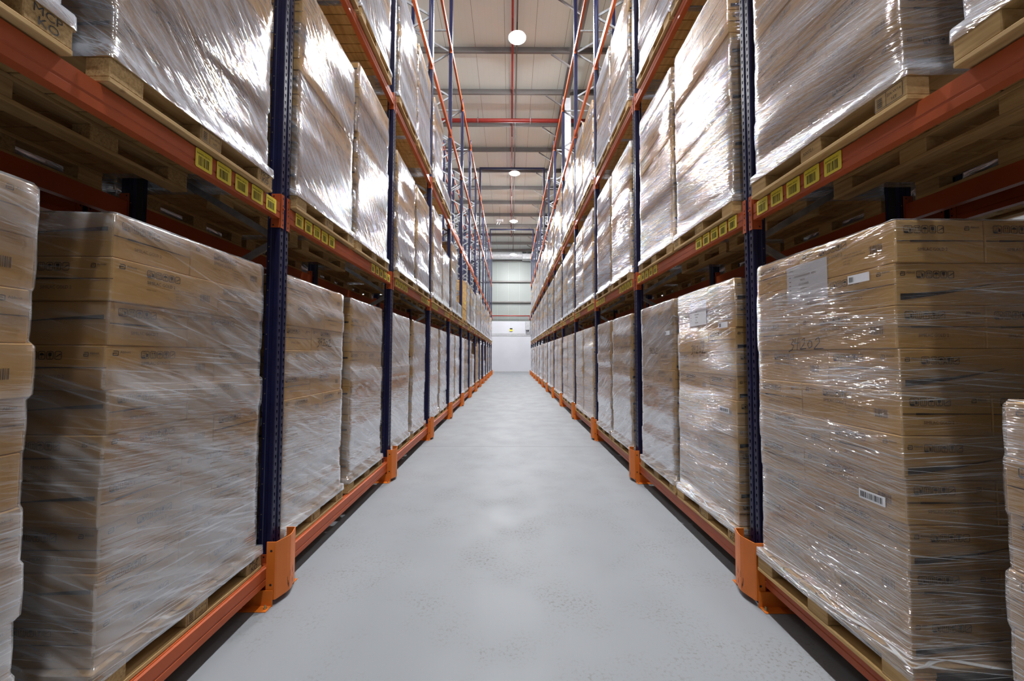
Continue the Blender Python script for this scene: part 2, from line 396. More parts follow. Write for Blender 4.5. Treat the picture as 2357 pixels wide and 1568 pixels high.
SW, SD = CA + CB, CB * 3       # stack width along the aisle and depth
def layer_list(s, odd, seed):
    """five cartons of one layer: (mesh, d, y)"""
    out = []
    if odd:     # long cartons nearer the camera
        for q in range(3): out.append((carton(s, CA, CB, 'T' if q == 0 else 'N', 'E'), q * CB, 0.0))
        for q in range(2): out.append((carton(s, CB, CA, 'E' if q == 0 else 'N', 'N'), q * CA, CA))
    else:
        for q in range(2): out.append((carton(s, CB, CA, 'E' if q == 0 else 'N', 'S'), q * CA, 0.0))
        for q in range(3): out.append((carton(s, CA, CB, 'T' if q == 0 else 'N', 'N'), q * CB, CB))
    return out
# ------------------------------------------------------------------ stretch film
def film_mesh(s, offs, key, skirt=True, lip=True):
    r = random.Random(key); n = len(offs); mb = MB(); rings = []
    def ring(z, d0, d1, y0, y1, wob):
        c = .014; m = 7; P = []
        def seg(p, q):
            for k in range(m):
                t = (0, .05, .22, .4, .6, .78, .95)[k]
                P.append([p[0] + (q[0] - p[0]) * t, p[1] + (q[1] - p[1]) * t, z])
        seg((d0, y0 + c), (d0, y1 - c)); P.append([d0, y1 - c, z]); P.append([d0 + c * .3, y1 - c * .3, z])
        seg((d0 + c, y1), (d1 - c, y1)); P.append([d1 - c, y1, z]); P.append([d1 - c * .3, y1 - c * .3, z])
        seg((d1, y1 - c), (d1, y0 + c)); P.append([d1, y0 + c, z]); P.append([d1 - c * .3, y0 + c * .3, z])
        seg((d1 - c, y0), (d0 + c, y0)); P.append([d0 + c, y0, z]); P.append([d0 + c * .3, y0 + c * .3, z])
        for p in P:
            p[2] += r.uniform(-wob, wob)
            if abs(p[0] - d0) < 1e-6: p[0] -= abs(r.gauss(0, wob * .35))
            if abs(p[1] - y0) < 1e-6: p[1] -= abs(r.gauss(0, wob * .35))
        return [(s * p[0], p[1], p[2]) for p in P]
    e = .0055
    if skirt:
        rings.append(ring(-.050, -.030, SD + .056, -.038, SW + .038, .004))
        rings.append(ring(.0006, -.028, SD + .054, -.036, SW + .036, .001))
    for k, (dx, dy) in enumerate(offs):
        for t, ex in ((.05, 0.0), (.5, .0015), (.95, 0.0)):
            rings.append(ring((k + t) * HC, dx - e - ex, dx + SD + e + ex, dy - e - ex, dy + SW + e + ex, .0025))
    dx, dy = offs[-1]
    if lip:
        rings.append(ring(n * HC + .006, dx + .004, dx + SD - .004, dy + .004, dy + SW - .004, .003))
        rings.append(ring(n * HC + .010, dx + .10, dx + SD - .10, dy + .10, dy + SW - .10, .006))
    m = len(rings[0]); vs = [p for q in rings for p in q]; fs = []
    for i in range(len(rings) - 1):
        for k in range(m): fs.append((i * m + k, i * m + (k + 1) % m, (i + 1) * m + (k + 1) % m, (i + 1) * m + k))
    mb.add(vs, fs); return mb.mesh('stretch_film', [FILM['soft']], smooth=True)
_tpl = {}
def template(s, n, var):
    k = (s, n, var)
    if k in _tpl: return _tpl[k]
    r = random.Random(var * 17 + n)
    offs = [(r.uniform(-.007, .007), r.uniform(-.007, .007)) for _ in range(n)]
    lays = []
    for q in range(n):
        lays.append([(me, d + offs[q][0] + r.uniform(0, .001), y + offs[q][1], q * HC) for me, d, y in layer_list(s, (q + var) % 2 == 0, var)])
    fm = film_mesh(s, offs, var * 31 + n)
    mb = MB()                     # one joined mesh for copies too small to show single cartons
    mats = [M['card'], M['ink'], M['fade'], M['tape']]
    for L in lays:
        for me, d, y, z in L:
            mb.add([(v.co.x + s * d, v.co.y + y, v.co.z + z) for v in me.vertices], [tuple(p.vertices) for p in me.polygons])
            mb.m[-len(me.polygons):] = [p.material_index for p in me.polygons]
    joined = mb.mesh('cartons', mats, recalc=False)
    lm = []
    for q, L in enumerate(lays):
        mb = MB()
        for me, d, y, z in L:
            mb.add([(v.co.x + s * d, v.co.y + y, v.co.z) for v in me.vertices], [tuple(p.vertices) for p in me.polygons])
            mb.m[-len(me.polygons):] = [p.material_index for p in me.polygons]
        lm.append((mb.mesh('carton_layer', mats, recalc=False), q * HC))
    fv = {}
    for nm, fmat in FILM.items():
        c = fm.copy(); c.materials[0] = fmat; fv[nm] = c
    _tpl[k] = (lays, fv, joined, lm); return _tpl[k]
# ------------------------------------------------------------------ pallets
PW, PD, PH = 1.0, 1.2, .144
def stamp_ippc(w, h):
    ps = rring(.004, .004, w - .008, h - .008, .003, .0025) + rect(w * .42, .004, w * .42 + .002, h - .004)
    ps += shift(text2d('ZA-W16', .0165), w * .455, h * .56) + shift(text2d('HT', .018), w * .6, h * .2)
    for q in range(5): ps += rect(w * .12, h * (.2 + q * .12), w * .3, h * (.2 + q * .12) + .004)
    return ps
def ink_on_block(mb, ps, s, y0, y1, z0, mi):
    if s < 0: O, U = (-s * -.0008, y0, z0), (0, 1, 0)
    else: O, U = (-.0008, y1, z0), (0, -1, 0)
    O = (s * -.0008, O[1], z0)
    emboss(mb, ps, O, U, (0, 0, 1), mi)
def pallet_parts(s, stamps):
    """list of (part name, mesh); front edge at d=0"""
    r = random.Random(5); out = []
    def bx(name, d0, d1, y0, y1, z0, z1, m_='wood', extra=None):
        mb = MB(); mb.box(min(s * d0, s * d1), max(s * d0, s * d1), y0, y1, z0, z1, 0, .003)
        if extra: extra(mb)
        out.append((name, mb.mesh(name, [M[m_], M['ink']], recalc=False)))
    ys = ((0, .14), (.43, .57), (.86, 1.0)); ds = ((0, .10), (.55, .65), (1.10, 1.2))
    for d0, d1 in ds: bx('bottom_board', d0, d1, .0, 1.0, 0, .021)
    for i, (d0, d1) in enumerate(ds):
        for j, (y0, y1) in enumerate(ys):
            ex = None
            if i == 0 and stamps:
                key = stamps[j]
                def ex(mb, key=key, y0=y0, y1=y1):
                    if key == 'mcp':
                        ps = shift(text2d('MCP', .042), .022, .042) + shift(text2d('KO', .042), .036, .006)
                    elif key == 'ippc': ps = stamp_ippc(.13, .072)
                    elif key == 'num': ps = shift(text2d('500721', .024), .024, .028)
                    else: return
                    ink_on_block(mb, ps, s, y0, y1, .023, 1)
            bx('block', d0 + .002, d1 - .002, y0 + .002, y1 - .002, .021, .1, 'chip' if s < 0 and (i + j) % 3 != 1 else 'wood', ex)
    for d0, d1 in ds: bx('stringer_board', d0, d1, 0, 1.0, .1, .122)
    w = .1175; gap = (1.0 - 8 * w) / 7
    for q in range(8): bx('deck_board', 0, 1.2, q * (w + gap), q * (w + gap) + w, .122, .144)
    return out
_pp = {}
def pallet(s, st):
    k = (s, st)
    if k not in _pp:
        parts = pallet_parts(s, st); mb = MB()
        for nm, me in parts:
            ch = me.materials[0] is M['chip']
            mb.add([tuple(v.co) for v in me.vertices], [tuple(p.vertices) for p in me.polygons])
            mb.m[-len(me.polygons):] = [1 if p.material_index else (2 if ch else 0) for p in me.polygons]
        _pp[k] = (parts, mb.mesh('pallet', [M['wood'], M['ink'], M['chip']], recalc=False))
    return _pp[k]
ORD = ['first', 'second', 'third', 'fourth', 'fifth', 'sixth', 'seventh', 'eighth', 'ninth', 'tenth', 'eleventh', 'twelfth', 'thirteenth']
def bayname(i): return 'before the first upright' if i < 0 else 'past the %s upright' % ORD[i]
TIER = ['floor tier', 'second tier', 'third tier', 'fourth tier', 'top tier']
def place_load(rowname, s, fx, i, half, tier, y, z, n, film, var, detail, d=.02, stamps=('n', 'ippc', 'mcp'), wrap=True, look=None, extra=None, sy=1.0):
    hw = 'nearer' if half == 0 else 'farther'
    where = '%s, %s, %s half, bay %s' % (rowname, TIER[tier], hw, bayname(i))
    x0 = fx + s * d; z += .0015
    parts, joined = pallet(s, stamps)
    lab = 'wooden pallet, ' + where; grp = 'wooden pallets in the racks'
    if detail >= 2:
        p = thing('wooden_pallet', lab, 'pallet', (x0, y, z), grp)
        for nm, me in parts: ob(nm, me, p)
    else:
        p = tag(ob('wooden_pallet', joined, None, (x0, y, z)), lab, 'pallet', grp)
    lays, fv, jn, lm = template(s, n, var)
    lab = (look or ('wrapped carton stack' if wrap else 'unwrapped carton stack')) + ', ' + where
    zs = z + PH + .001; ys = y + (PW - SW) / 2 * sy; xs = x0 + s * .022
    t = thing('carton_stack', lab, 'stack of boxes', (xs, ys, zs), 'carton stacks in the racks')
    if detail >= 2:
        for L in lays:
            for me, dd, yy, zz in L: ob('carton', me, t, (s * dd, yy, zz))
    elif detail == 1:
        for me, zz in lm: ob('carton_layer', me, t, (0, 0, zz))
    else: ob('cartons', jn, t)
    if wrap: ob('stretch_film', fv[film], t)
    t.scale = (1, sy, 1); p.scale = (1, sy, 1)
    if extra: extra(t, s)
    return t
# ------------------------------------------------------------------ rack parts
PITCH = 2.4; Y0 = 2.617                      # centre of the first upright
DEPTH = 1.1
def post_mesh(H):
    mb = MB(); p = .05; n = int(H / p); t = .003
    def cell(ya, yb, z):
        yc = (ya + yb) / 2; zc = z + p / 2
        R_ = [(ya, z), (yc, z), (yb, z), (yb, zc), (yb, z + p), (yc, z + p), (ya, z + p), (ya, zc)]
        Hh = [(yc - .003, zc - .012), (yc, zc - .013), (yc + .003, zc - .012), (yc + .0065, zc + .004), (yc + .005, zc + .011), (yc, zc + .013), (yc - .005, zc + .011), (yc - .0065, zc + .004)]
        i = len(mb.v)
        mb.v += [(0, a, b) for a, b in R_] + [(0, a, b) for a, b in Hh] + [(t, a, b) for a, b in Hh]
        for k in range(8):
            q = (k + 1) % 8
            mb.f.append((i + k, i + q, i + 8 + q, i + 8 + k)); mb.m.append(0)
            mb.f.append((i + 8 + k, i + 8 + q, i + 16 + q, i + 16 + k)); mb.m.append(0)
    for k in range(n):
        cell(-.045, -.013, k * p); cell(.013, .045, k * p)
    Hh = n * p
    prof = [(-.013, 0), (-.009, .011), (.009, .011), (.013, 0)]
    def strip(pr, mi=0):
        for (a, da), (b, db) in zip(pr, pr[1:]): mb.face([(da, a, 0), (db, b, 0), (db, b, Hh), (da, a, Hh)], mi)
    strip(prof)
    for q in (-1, 1):
        strip([(q * .045, 0), (q * .05, .005), (q * .05, .032), (q * .046, .037), (q * .046, .058), (q * .05, .063), (q * .05, .085), (q * .026, .085), (q * .026, .082)])
    mb.box(.0835, .0845, -.026, .026, 0, Hh, 1)
    # small zinc fixings along both flanks
    for k in range(int(min(Hh, 6.2) / .1)):
        for q in (-1, 1):
            z = .05 + k * .1; c = q * .0506
            mb.face([(.072 + .004 * math.cos(a), c, z + .004 * math.sin(a)) for a in [math.pi * w / 3 for w in range(6)]], 2 if k % 3 else 1)
    return mb.mesh('post', [M['blue'], M['dark'], M['bolt']], recalc=False)
def post_mirror(me):
    c = me.copy()
    for v in c.vertices: v.co.x = -v.co.x
    return c
POST = {}
for key, H in (('std', 10.05), ('tall', 11.3)):
    a = post_mesh(H); POST[key, 1] = a; POST[key, -1] = post_mirror(a)
def brace_mesh(s, up):
    mb = MB(); d0, d1 = .045, DEPTH - .045; dz = .6065
    p, q = ((s * d0, 0, 0), (s * d1, 0, dz)) if up else ((s * d1, 0, 0), (s * d0, 0, dz))
    a = Vector(p); b = Vector(q); d = (b - a).normalized(); nrm = d.cross(Vector((0, 1, 0)))
    mb.bar(a, b, .004, .042, 0, up=nrm)
    for e in (-1, 1):
        o_ = nrm * (e * .02) + Vector((0, .010, 0)); mb.bar(a + o_, b + o_, .02, .003, 0, up=nrm)
    return mb.mesh('brace', [M['zinc']])
BR = {(s, u): brace_mesh(s, u) for s in (-1, 1) for u in (0, 1)}
def hbrace_mesh(s):
    mb = MB(); mb.bar((s * .045, 0, 0), (s * (DEPTH - .045), 0, 0), .03, .04, 0); return mb.mesh('cross_strut', [M['zinc']])
HB = {s: hbrace_mesh(s) for s in (-1, 1)}
def foot_mesh():
    mb = MB(); mb.box(-.07, .07, -.07, .07, 0, .006, 0, .002)
    for y in (-.058, .058): mb.cyl((-.055, y, .006), (-.055, y, .018), .008, 6, 1)
    return mb.mesh('base_plate', [M['blue'], M['bolt']])
FOOT = foot_mesh()
def frame(s, fx, y, tall, label):
    k = 'tall' if tall else 'std'
    t = thing('upright_frame', label, 'rack upright', (fx, y, 0), 'blue upright frames of the racks')
    ob('front_post', POST[k, s], t, (0, 0, .006)); ob('rear_post', POST[k, -s], t, (s * DEPTH, 0, .006))
    for d in (.04, DEPTH - .04): ob('base_plate', FOOT, t, (s * d, 0, 0))
    z = 2.42 - 1.213 * 2 + .02; q = 0
    z = .15
    ob('cross_strut', HB[s], t, (0, 0, z)); z0 = z
    base = 2.42 - .6065 * 3
    kk = 0
    while base + .6065 * (kk + 1) < (10.9 if tall else 10.0):
        # front nodes fall on 2.42 m + k * 1.213 m
        ob('brace', BR[s, 1 if kk % 2 else 0], t, (0, 0, base + .6065 * kk)); kk += 1
    ob('cross_strut', HB[s], t, (0, 0, base + .6065 * kk))
    return t
def beam_mesh(s, L, h=.115):
    mb = MB(); pr = [(0, 0), (.05, 0), (.05, h), (.012, h), (.012, h - .004), (0, h - .008), (0, h * .42), (.0035, h * .39), (.0035, h * .33), (0, h * .30)]
    n = len(pr); vs = [(s * d, y, z) for y in (0, L) for d, z in pr]
    fs = [(i, (i + 1) % n, n + (i + 1) % n, n + i) for i in range(n)] + [tuple(range(n)), tuple(range(n, 2 * n))]
    mb.add(vs, fs); return mb.mesh('beam_bar', [M['orange']])
def connector_mesh(s, q, front):
    """q=-1: at the near post (plate on its far flank); q=+1: at the far post. origin on the post flank, y outwards into the bay = -q"""
    mb = MB(); e = -q; z0, z1 = -.062, .172; th = .004
    ya, yb = sorted((0, e * th)); mb.box(*sorted((s * -.005, s * .062)), ya, yb, z0, z1, 0, .001)
    ya, yb = sorted((e * th, -e * .034)); mb.box(*sorted((s * -.005, s * -.0012)), ya, yb, z0, z1, 0, .0008)
    yc = -e * .020
    for z in (-.04, -.005, .045, .095, .145):
        mb.face([(s * -.0056, yc + .0045 * math.cos(a), z + .008 * math.sin(a)) for a in [math.pi * w / 4 for w in range(8)]], 1)
    mb.cyl((s * -.005, yc + .002, .075), (s * -.012, yc + .002, .075), .007, 8)
    for z in (-.045, .155):
        mb.face([(s * (.045 + .006 * math.cos(a)), e * (th + .0006), z + .006 * math.sin(a)) for a in [math.pi * w / 4 for w in range(8)]], 1)
    return mb.mesh('end_connector', [M['orange'], M['dark']], recalc=False)
BL = PITCH - .1 - .010
BEAM = {s: beam_mesh(s, BL) for s in (-1, 1)}
CONN = {(s, q): connector_mesh(s, q, 1) for s in (-1, 1) for q in (-1, 1)}
def label_mesh(s, k):
    mb = MB(); w, h = .106, .096
    a = dict(mi=0)
    if s < 0: U, O = (0, 1, 0), Vector((s * -.0015, 0, 0))
    else: U, O = (0, -1, 0), Vector((s * -.0015, w, 0))
    emboss(mb, [[(.006, 0), (w - .006, 0), (w, .006), (w, h - .006), (w - .006, h), (.006, h), (0, h - .006), (0, .006)]], O, U, (0, 0, 1), 0)
    O = O + Vector((s * -.0006, 0, 0))
    emboss(mb, bars(.018, .014, .066, .048, 13, k) + shift(text2d('NW00%d-%02d0-A1' % (k % 4 + 1, k), .0125), .008, .070), O, U, (0, 0, 1), 1)
    return mb.mesh('barcode_label', [M['yellow'], M['ink']], recalc=False)
LABELS = {s: [label_mesh(s, k) for k in range(10)] for s in (-1, 1)}
def beam(s, fx, i, zt, label, labels=False, front=True, conn=True):
    """beam with its top at height zt in bay i"""
    yb = Y0 + PITCH * i + .05 + .005; x = fx if front else fx + s * DEPTH
    ss = s if front else -s
    t = thing('rack_beam', label, 'rack beam', (x, yb, zt - .115), 'orange beams of the racks')
    ob('beam_bar', BEAM[ss], t)
    if conn:
        ob('end_connector', CONN[ss, -1], t, (0, -.0045, 0)); ob('end_connector', CONN[ss, 1], t, (0, BL + .0045, 0))
    if labels:
        for q in range(10):
            if i < 0 and q < 5: y = BL - .80 + q * .0001 - 5
            y = .072 + q * .128 if q < 5 else BL - .70 + (q - 5) * .137
            if i < 0 and q < 5: continue
            ob('barcode_label', LABELS[ss][(q + 3 * i) % 10], t, (ss * -.0008, y,   .0125 if q % 2 else .0145))
    return t
def guard_mesh(s):
    mb = MB(); th = .005
    plan = [(-.112, -.004), (-.112, -.060), (-.106, -.068), (-.03, -.092), (0, -.097), (.03, -.092), (.106, -.068), (.112, -.060), (.112, -.004)]
    inn = [(-.107, -.004), (-.107, -.058), (-.103, -.0635), (-.03, -.0868), (0, -.0915), (.03, -.0868), (.103, -.0635), (.107, -.058), (.107, -.004)]
    z0, z1 = .037, .402; n = len(plan)
    vs = [(s * d, y, z) for P in (plan, inn) for z in (z0, z1) for y, d in P]
    fs = []
    for i in range(n - 1):
        fs += [(i, i + 1, n + i + 1, n + i), (2 * n + i, 3 * n + i, 3 * n + i + 1, 2 * n + i + 1), (n + i, n + i + 1, 3 * n + i + 1, 3 * n + i), (i, 2 * n + i, 2 * n + i + 1, i + 1)]
    fs += [(0, n, 3 * n, 2 * n), (n - 1, 3 * n - 1, 4 * n - 1, 2 * n - 1)]
    mb.add(vs, fs)
    for q in (-1, 1):
        for z in (.13, .345):
            mb.face([(s * (-.035 + .008 * math.cos(a)), q * .1127, z + .008 * math.sin(a)) for a in [math.pi * w / 5 for w in range(10)]], 1)
    r = random.Random(3)
    for _ in range(9):
        y = r.uniform(-.06, .09); z = r.uniform(.06, .14); d = -.0975 + .0245 * max(0, (abs(y) - .0) / .076) * .97 - .0005
        if abs(y) > .1: continue
        w = r.uniform(.002, .006); h = r.uniform(.01, .05)
        dd = lambda yy: -(.092 - max(0, (abs(yy) - .03)) * .3158 if abs(yy) > .03 else .097 - abs(yy) * .1667) - .0007
        mb.face([(s * dd(y), y, z), (s * dd(y + w), y + w, z), (s * dd(y + w), y + w, z + h), (s * dd(y), y, z + h * .7)], 2)
    return mb.mesh('guard_plate', [M['guard'], M['dark'], M['scuff']], recalc=False)
def bracket_mesh(s, q):
    mb = MB(); y = q * .118
    ya, yb = sorted((y, y + q * .005)); yf = sorted((y, y + q * .062))
    vs = [(s * d, yy, z) for yy in (ya, yb) for d, z in ((-.055, .0), (-.055, .10), (.06, .10), (.26, .045), (.26, 0))]
    mb.add(vs, [(0, 1, 2, 3, 4), (9, 8, 7, 6, 5)] + [(i, (i + 1) % 5, 5 + (i + 1) % 5, 5 + i) for i in range(5)])
    mb.box(*sorted((s * -.05, s * .26)), *yf, 0, .006, 0, .002)
    for d in (-.03, .13):
        mb.cyl((s * d, y + q * .034, .006), (s * d, y + q * .034, .016), .011, 6, 1); mb.cyl((s * d, y + q * .034, .016), (s * d, y + q * .034, .028), .006, 8, 1)
    return mb.mesh('foot_bracket', [M['guard'], M['bolt']], recalc=True)
GUARD = {s: guard_mesh(s) for s in (-1, 1)}; BRK = {(s, q): bracket_mesh(s, q) for s in (-1, 1) for q in (-1, 1)}
def guard(s, fx, i, label):
    t = thing('column_guard', label, 'column guard', (fx, Y0 + PITCH * i + .008, 0), 'orange column guards along the aisle')
    ob('guard_plate', GUARD[s], t)
    for q in (-1, 1): ob('foot_bracket', BRK[s, q], t)
# ------------------------------------------------------------------ build the racks
FL, FR = -1.583, 1.657
ZB = [.24, 2.665, 5.09, 7.51, 9.815]
NB = 12
for s, fx, side in ((-1, FL, 'left'), (1, FR, 'right')):
    for i in range(-1, NB + 1):
        y = Y0 + PITCH * i; tall = i in (3, 7, 11)
        nm = ('%s blue upright frame of the %s rack' % (ORD[i], side)) if i >= 0 else 'blue upright frame of the %s rack beside the camera, out of frame' % side
        frame(s, fx, y, tall, nm + (', rising past the top beam' if tall else ''))
        if i >= 0: guard(s, fx, i, 'orange column guard at the foot of the %s upright, %s rack' % (ORD[i], side))
    for i in range(-1, NB):
        for k, z in enumerate(ZB):
            beam(s, fx, i, z, 'orange front beam, %s rack, %s, bay %s' % (side, TIER[k], bayname(i)), labels=(k == 1))
            if k < 3 or i >= 2:
                beam(s, fx, i, z, 'orange rear beam, %s rack, %s, bay %s' % (side, TIER[k], bayname(i)), front=False, conn=(i < 5))
    # the rack standing back to back behind this one
    f2 = fx + s * (2 * DEPTH + .30)
    for i in range(-1, NB + 1):
        frame(-s, f2, Y0 + PITCH * i, False, ('blue upright frame of the rear %s rack, behind the %s upright' % (side, ORD[i])) if i >= 0 else 'blue upright frame of the rear %s rack, beside the camera' % side)
    for i in range(-1, NB):
        for k in ((0, 1, 2, 4) if i < 5 else (2, 4)):
            if k == 0 and i > 4: continue
            for fr in (True, False):
                if fr and k != 1: continue
                beam(-s, f2, i, ZB[k], 'orange %s beam, rear %s rack, %s, bay %s' % ('outer' if fr else 'inner', side, TIER[k], bayname(i)), front=fr, conn=(i < 4))
# portal ties across the aisle
for i, nm in ((3, 'nearest'), (7, 'middle'), (11, 'farthest')):
    mb = MB(); y = Y0 + PITCH * i; mb.box(FL - .085, FR + .085, y - .045, y + .045, 11.30, 11.40, 0, .004)
    t = tag(ob('portal_tie', mb.mesh('portal_tie', [M['blue']])), '%s dark tie bar bridging the aisle between tall uprights' % nm, 'tie beam', 'portal ties above the aisle')
# ------------------------------------------------------------------ paper, stickers and marker numbers on single stacks
def sheet(t, s, y, z, w=.297, h=.21):
    """paper behind the film on the aisle face; y, z in the stack's own frame"""
    mb = MB()
    U, O = ((0, 1, 0), Vector((s * -.003, y, z))) if s < 0 else ((0, -1, 0), Vector((s * -.003, y + w, z)))
    mb.box(*sorted((s * -.0031, s * -.0026)), y, y + w, z, z + h, 0)
    O2 = O + Vector((s * -.0008, 0, 0)); ps = []
    for k, (tx, x) in enumerate((('0000000000000000  400G', .06), ('34202', .105), ('0210334455', .095), ('10/2021', .105), ('96', .115), ('31032023', .10))):
        ps += shift(text2d(tx, .015), x, h - .068 - k * .024)
    ps += shift(text2d('CIMA', .014), .02, h - .03)
    for k in range(5): ps += rect(.02, h - .064 - k * .024, .034, h - .060 - k * .024)
    emboss(mb, ps, O2, U, (0, 0, 1), 1)
    o = ob('paper_sheet', mb.mesh('paper_sheet', [M['paper'], M['fade']], recalc=False), t); o['label'] = 'white printed paper sheet under the film'
def sticker(t, s, y, z, w=.12, h=.04, full=False):
    mb = MB(); d = -.0095
    U, O = ((0, 1, 0), Vector((s * d, y, z))) if s < 0 else ((0, -1, 0), Vector((s * d, y + w, z)))
    mb.box(*sorted((s * d, s * (d + .0006))), y, y + w, z, z + h, 0)
    emboss(mb, bars(.008, .008, w * (.85 if full else .22), h - .016, 18 if full else 6, 5), O + Vector((s * -.0006, 0, 0)), U, (0, 0, 1), 1)
    o = ob('barcode_sticker', mb.mesh('barcode_sticker', [M['paper'], M['ink']], recalc=False), t); o['label'] = 'white barcode sticker'
def marker(t, s, y, z, hgt=.07, w=.26):
    strokes = [[(0, .9), (.25, 1), (.32, .75), (.12, .55), (.34, .4), (.22, .08), (-.08, -.1)], [(.5, 1.0), (.42, .55), (.75, .6)], [(.72, 1.05), (.6, .05)],
               [(.95, .8), (1.2, .95), (1.15, .5), (.85, .1), (1.3, .15)], [(1.55, .75), (1.4, .45), (1.5, .15), (1.72, .3), (1.7, .65), (1.55, .75)], [(1.95, .75), (2.2, 1.0), (2.25, .6), (1.85, .1), (2.5, .12)]]
    mb = MB(); d = -.0095; k = w / 2.6
    for st in strokes:
        for p, q in zip(st, st[1:]):
            a = Vector((0, p[0] * k, p[1] * hgt)); b = Vector((0, q[0] * k, q[1] * hgt))
            if s > 0: a.y = w - a.y; b.y = w - b.y
            off = Vector((s * d, y, z)); dr = (b - a).normalized(); nr = Vector((0, -dr.z, dr.y)) * .0027
            mb.face([off + a + nr, off + b + nr, off + b - nr, off + a - nr])
    o = ob('marker_number', mb.mesh('marker_number', [M['ink']], recalc=False), t); o['label'] = 'handwritten black number on the film'
# ------------------------------------------------------------------ loads
def loads():
    r = random.Random(21)
    GL_, GR_ = 'left rack', 'right rack'
    # --- nearest bay, cut by the frame
    place_load(GL_, -1, FL, -1, 0, 0, .315, ZB[0], 10, 'soft', 1, 2)
    place_load(GL_, -1, FL, -1, 1, 0, 1.505, ZB[0], 10, 'soft', 0, 2)
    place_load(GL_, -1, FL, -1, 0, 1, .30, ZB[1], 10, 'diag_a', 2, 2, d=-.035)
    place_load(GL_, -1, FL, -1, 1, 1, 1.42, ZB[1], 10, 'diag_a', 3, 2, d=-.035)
    def right_near(t, s):
        sheet(t, s, .36, 1.535); sticker(t, s, .115, 1.575, .115, .04); marker(t, s, .38, 1.265); sticker(t, s, .075, .585, .13, .042, True)
    place_load(GR_, 1, FR, -1, 0, 0, .29, ZB[0], 6, 'lines', 4, 2, d=-.055)
    place_load(GR_, 1, FR, -1, 1, 0, 1.553, ZB[0], 10, 'lines', 5, 2, d=-.06, sy=.948, stamps=('n', 'n', 'n'), extra=right_near)
    place_load(GR_, 1, FR, -1, 0, 1, .34, ZB[1], 10, 'diag_b', 6, 2, d=-.05, stamps=('n', 'n', 'n'))
    place_load(GR_, 1, FR, -1, 1, 1, 1.50, ZB[1], 10, 'diag_b', 7, 2, d=-.05, stamps=('ippc', 'num', 'n'))
    # --- bays along the aisle: layers per (bay, half)
    lf = {(5, 1): 7, (6, 0): 9, (8, 1): 5}
    l1 = {(2, 1): 7, (3, 1): 2, (4, 0): 7, (4, 1): 8, (5, 0): 8, (5, 1): 8}
    for i in range(0, NB):
        det = 2 if i == 0 else (1 if i < 4 else 0)
        for h in (0, 1):
            y = Y0 + PITCH * i + (.085 if h == 0 else 1.195) + r.uniform(-.015, .015)
            v = r.randrange(0, 8) if i else (2 + h)
            # left rack
            n = lf.get((i, h), 10)
            if not (i in (7,) and h == 1):
                wrap = not (i in (6,) and h == 0)
                def ex(t, s, i=i, h=h):
                    if (i, h) == (0, 0): marker(t, s, .45, 1.30)
                place_load(GL_, -1, FL, i, h, 0, y, ZB[0], n, 'soft' if r.random() < .7 else 'lines', v if n == 10 else 0, det, d=.02, wrap=wrap, extra=ex)
            n = l1.get((i, h), 10 if r.random() < .6 else 9)
            wrap = (i, h) != (4, 0)
            def ex2(t, s, i=i, h=h):
                if (i, h) == (4, 0):
                    mb = MB(); mb.box(*sorted((s * -.004, s * -.003)), .35, .65, .45, .62, 0)
                    o = ob('yellow_notice', mb.mesh('yellow_notice', [M['yellow']]), t); o['label'] = 'bright yellow notice'
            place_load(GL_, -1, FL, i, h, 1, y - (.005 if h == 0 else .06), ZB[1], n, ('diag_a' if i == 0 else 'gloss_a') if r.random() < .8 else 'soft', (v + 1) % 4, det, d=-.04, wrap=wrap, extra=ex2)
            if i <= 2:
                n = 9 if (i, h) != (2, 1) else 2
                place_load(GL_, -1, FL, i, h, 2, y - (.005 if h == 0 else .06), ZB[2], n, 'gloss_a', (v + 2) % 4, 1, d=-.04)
            # right rack
            sy2 = .93 if (i, h) == (4, 1) else 1.0; y2 = Y0 + PITCH * i + (.140 if h == 0 else 1.182) + r.uniform(-.006, .006) - (.004 if i == 4 and h else 0)
            def ex3(t, s, i=i, h=h):
                if i == 0:
                    marker(t, s, .40, 1.25, .075); sticker(t, s, .08, 1.45, .12, .045); sheet(t, s, .40, 1.50)
                    if h == 0: sticker(t, s, .08, .80, .13, .04, True)
            place_load(GR_, 1, FR, i, h, 0, y2, ZB[0], 10, 'soft' if r.random() < .6 else 'lines', (v + 4) % 8, det, d=-.03, stamps=('mcp', 'ippc', 'n'), extra=ex3, sy=sy2)
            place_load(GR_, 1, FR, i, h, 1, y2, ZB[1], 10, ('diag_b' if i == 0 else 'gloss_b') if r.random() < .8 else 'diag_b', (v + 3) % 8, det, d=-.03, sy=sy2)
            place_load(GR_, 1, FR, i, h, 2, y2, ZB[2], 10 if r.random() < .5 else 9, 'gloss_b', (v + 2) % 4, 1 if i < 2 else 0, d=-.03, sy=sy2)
    # --- the racks behind, seen through the gaps
    for s, fx, side in ((-1, FL, 'left'), (1, FR, 'right')):
        f2 = fx + s * (2 * DEPTH + .30)
        for i in range(-1, 5):
            for h in (0, 1):
                y = Y0 + PITCH * i + (.10 if h == 0 else 1.20)
                if r.random() < .8: place_load('rear %s rack' % side, -s, f2, i, h, 0, y, ZB[0], r.choice((8, 9)), 'soft', 0, 0, d=.02)
                place_load('rear %s rack' % side, -s, f2, i, h, 1, y, ZB[1], 9, 'soft', 1, 0, d=.02)
loads()
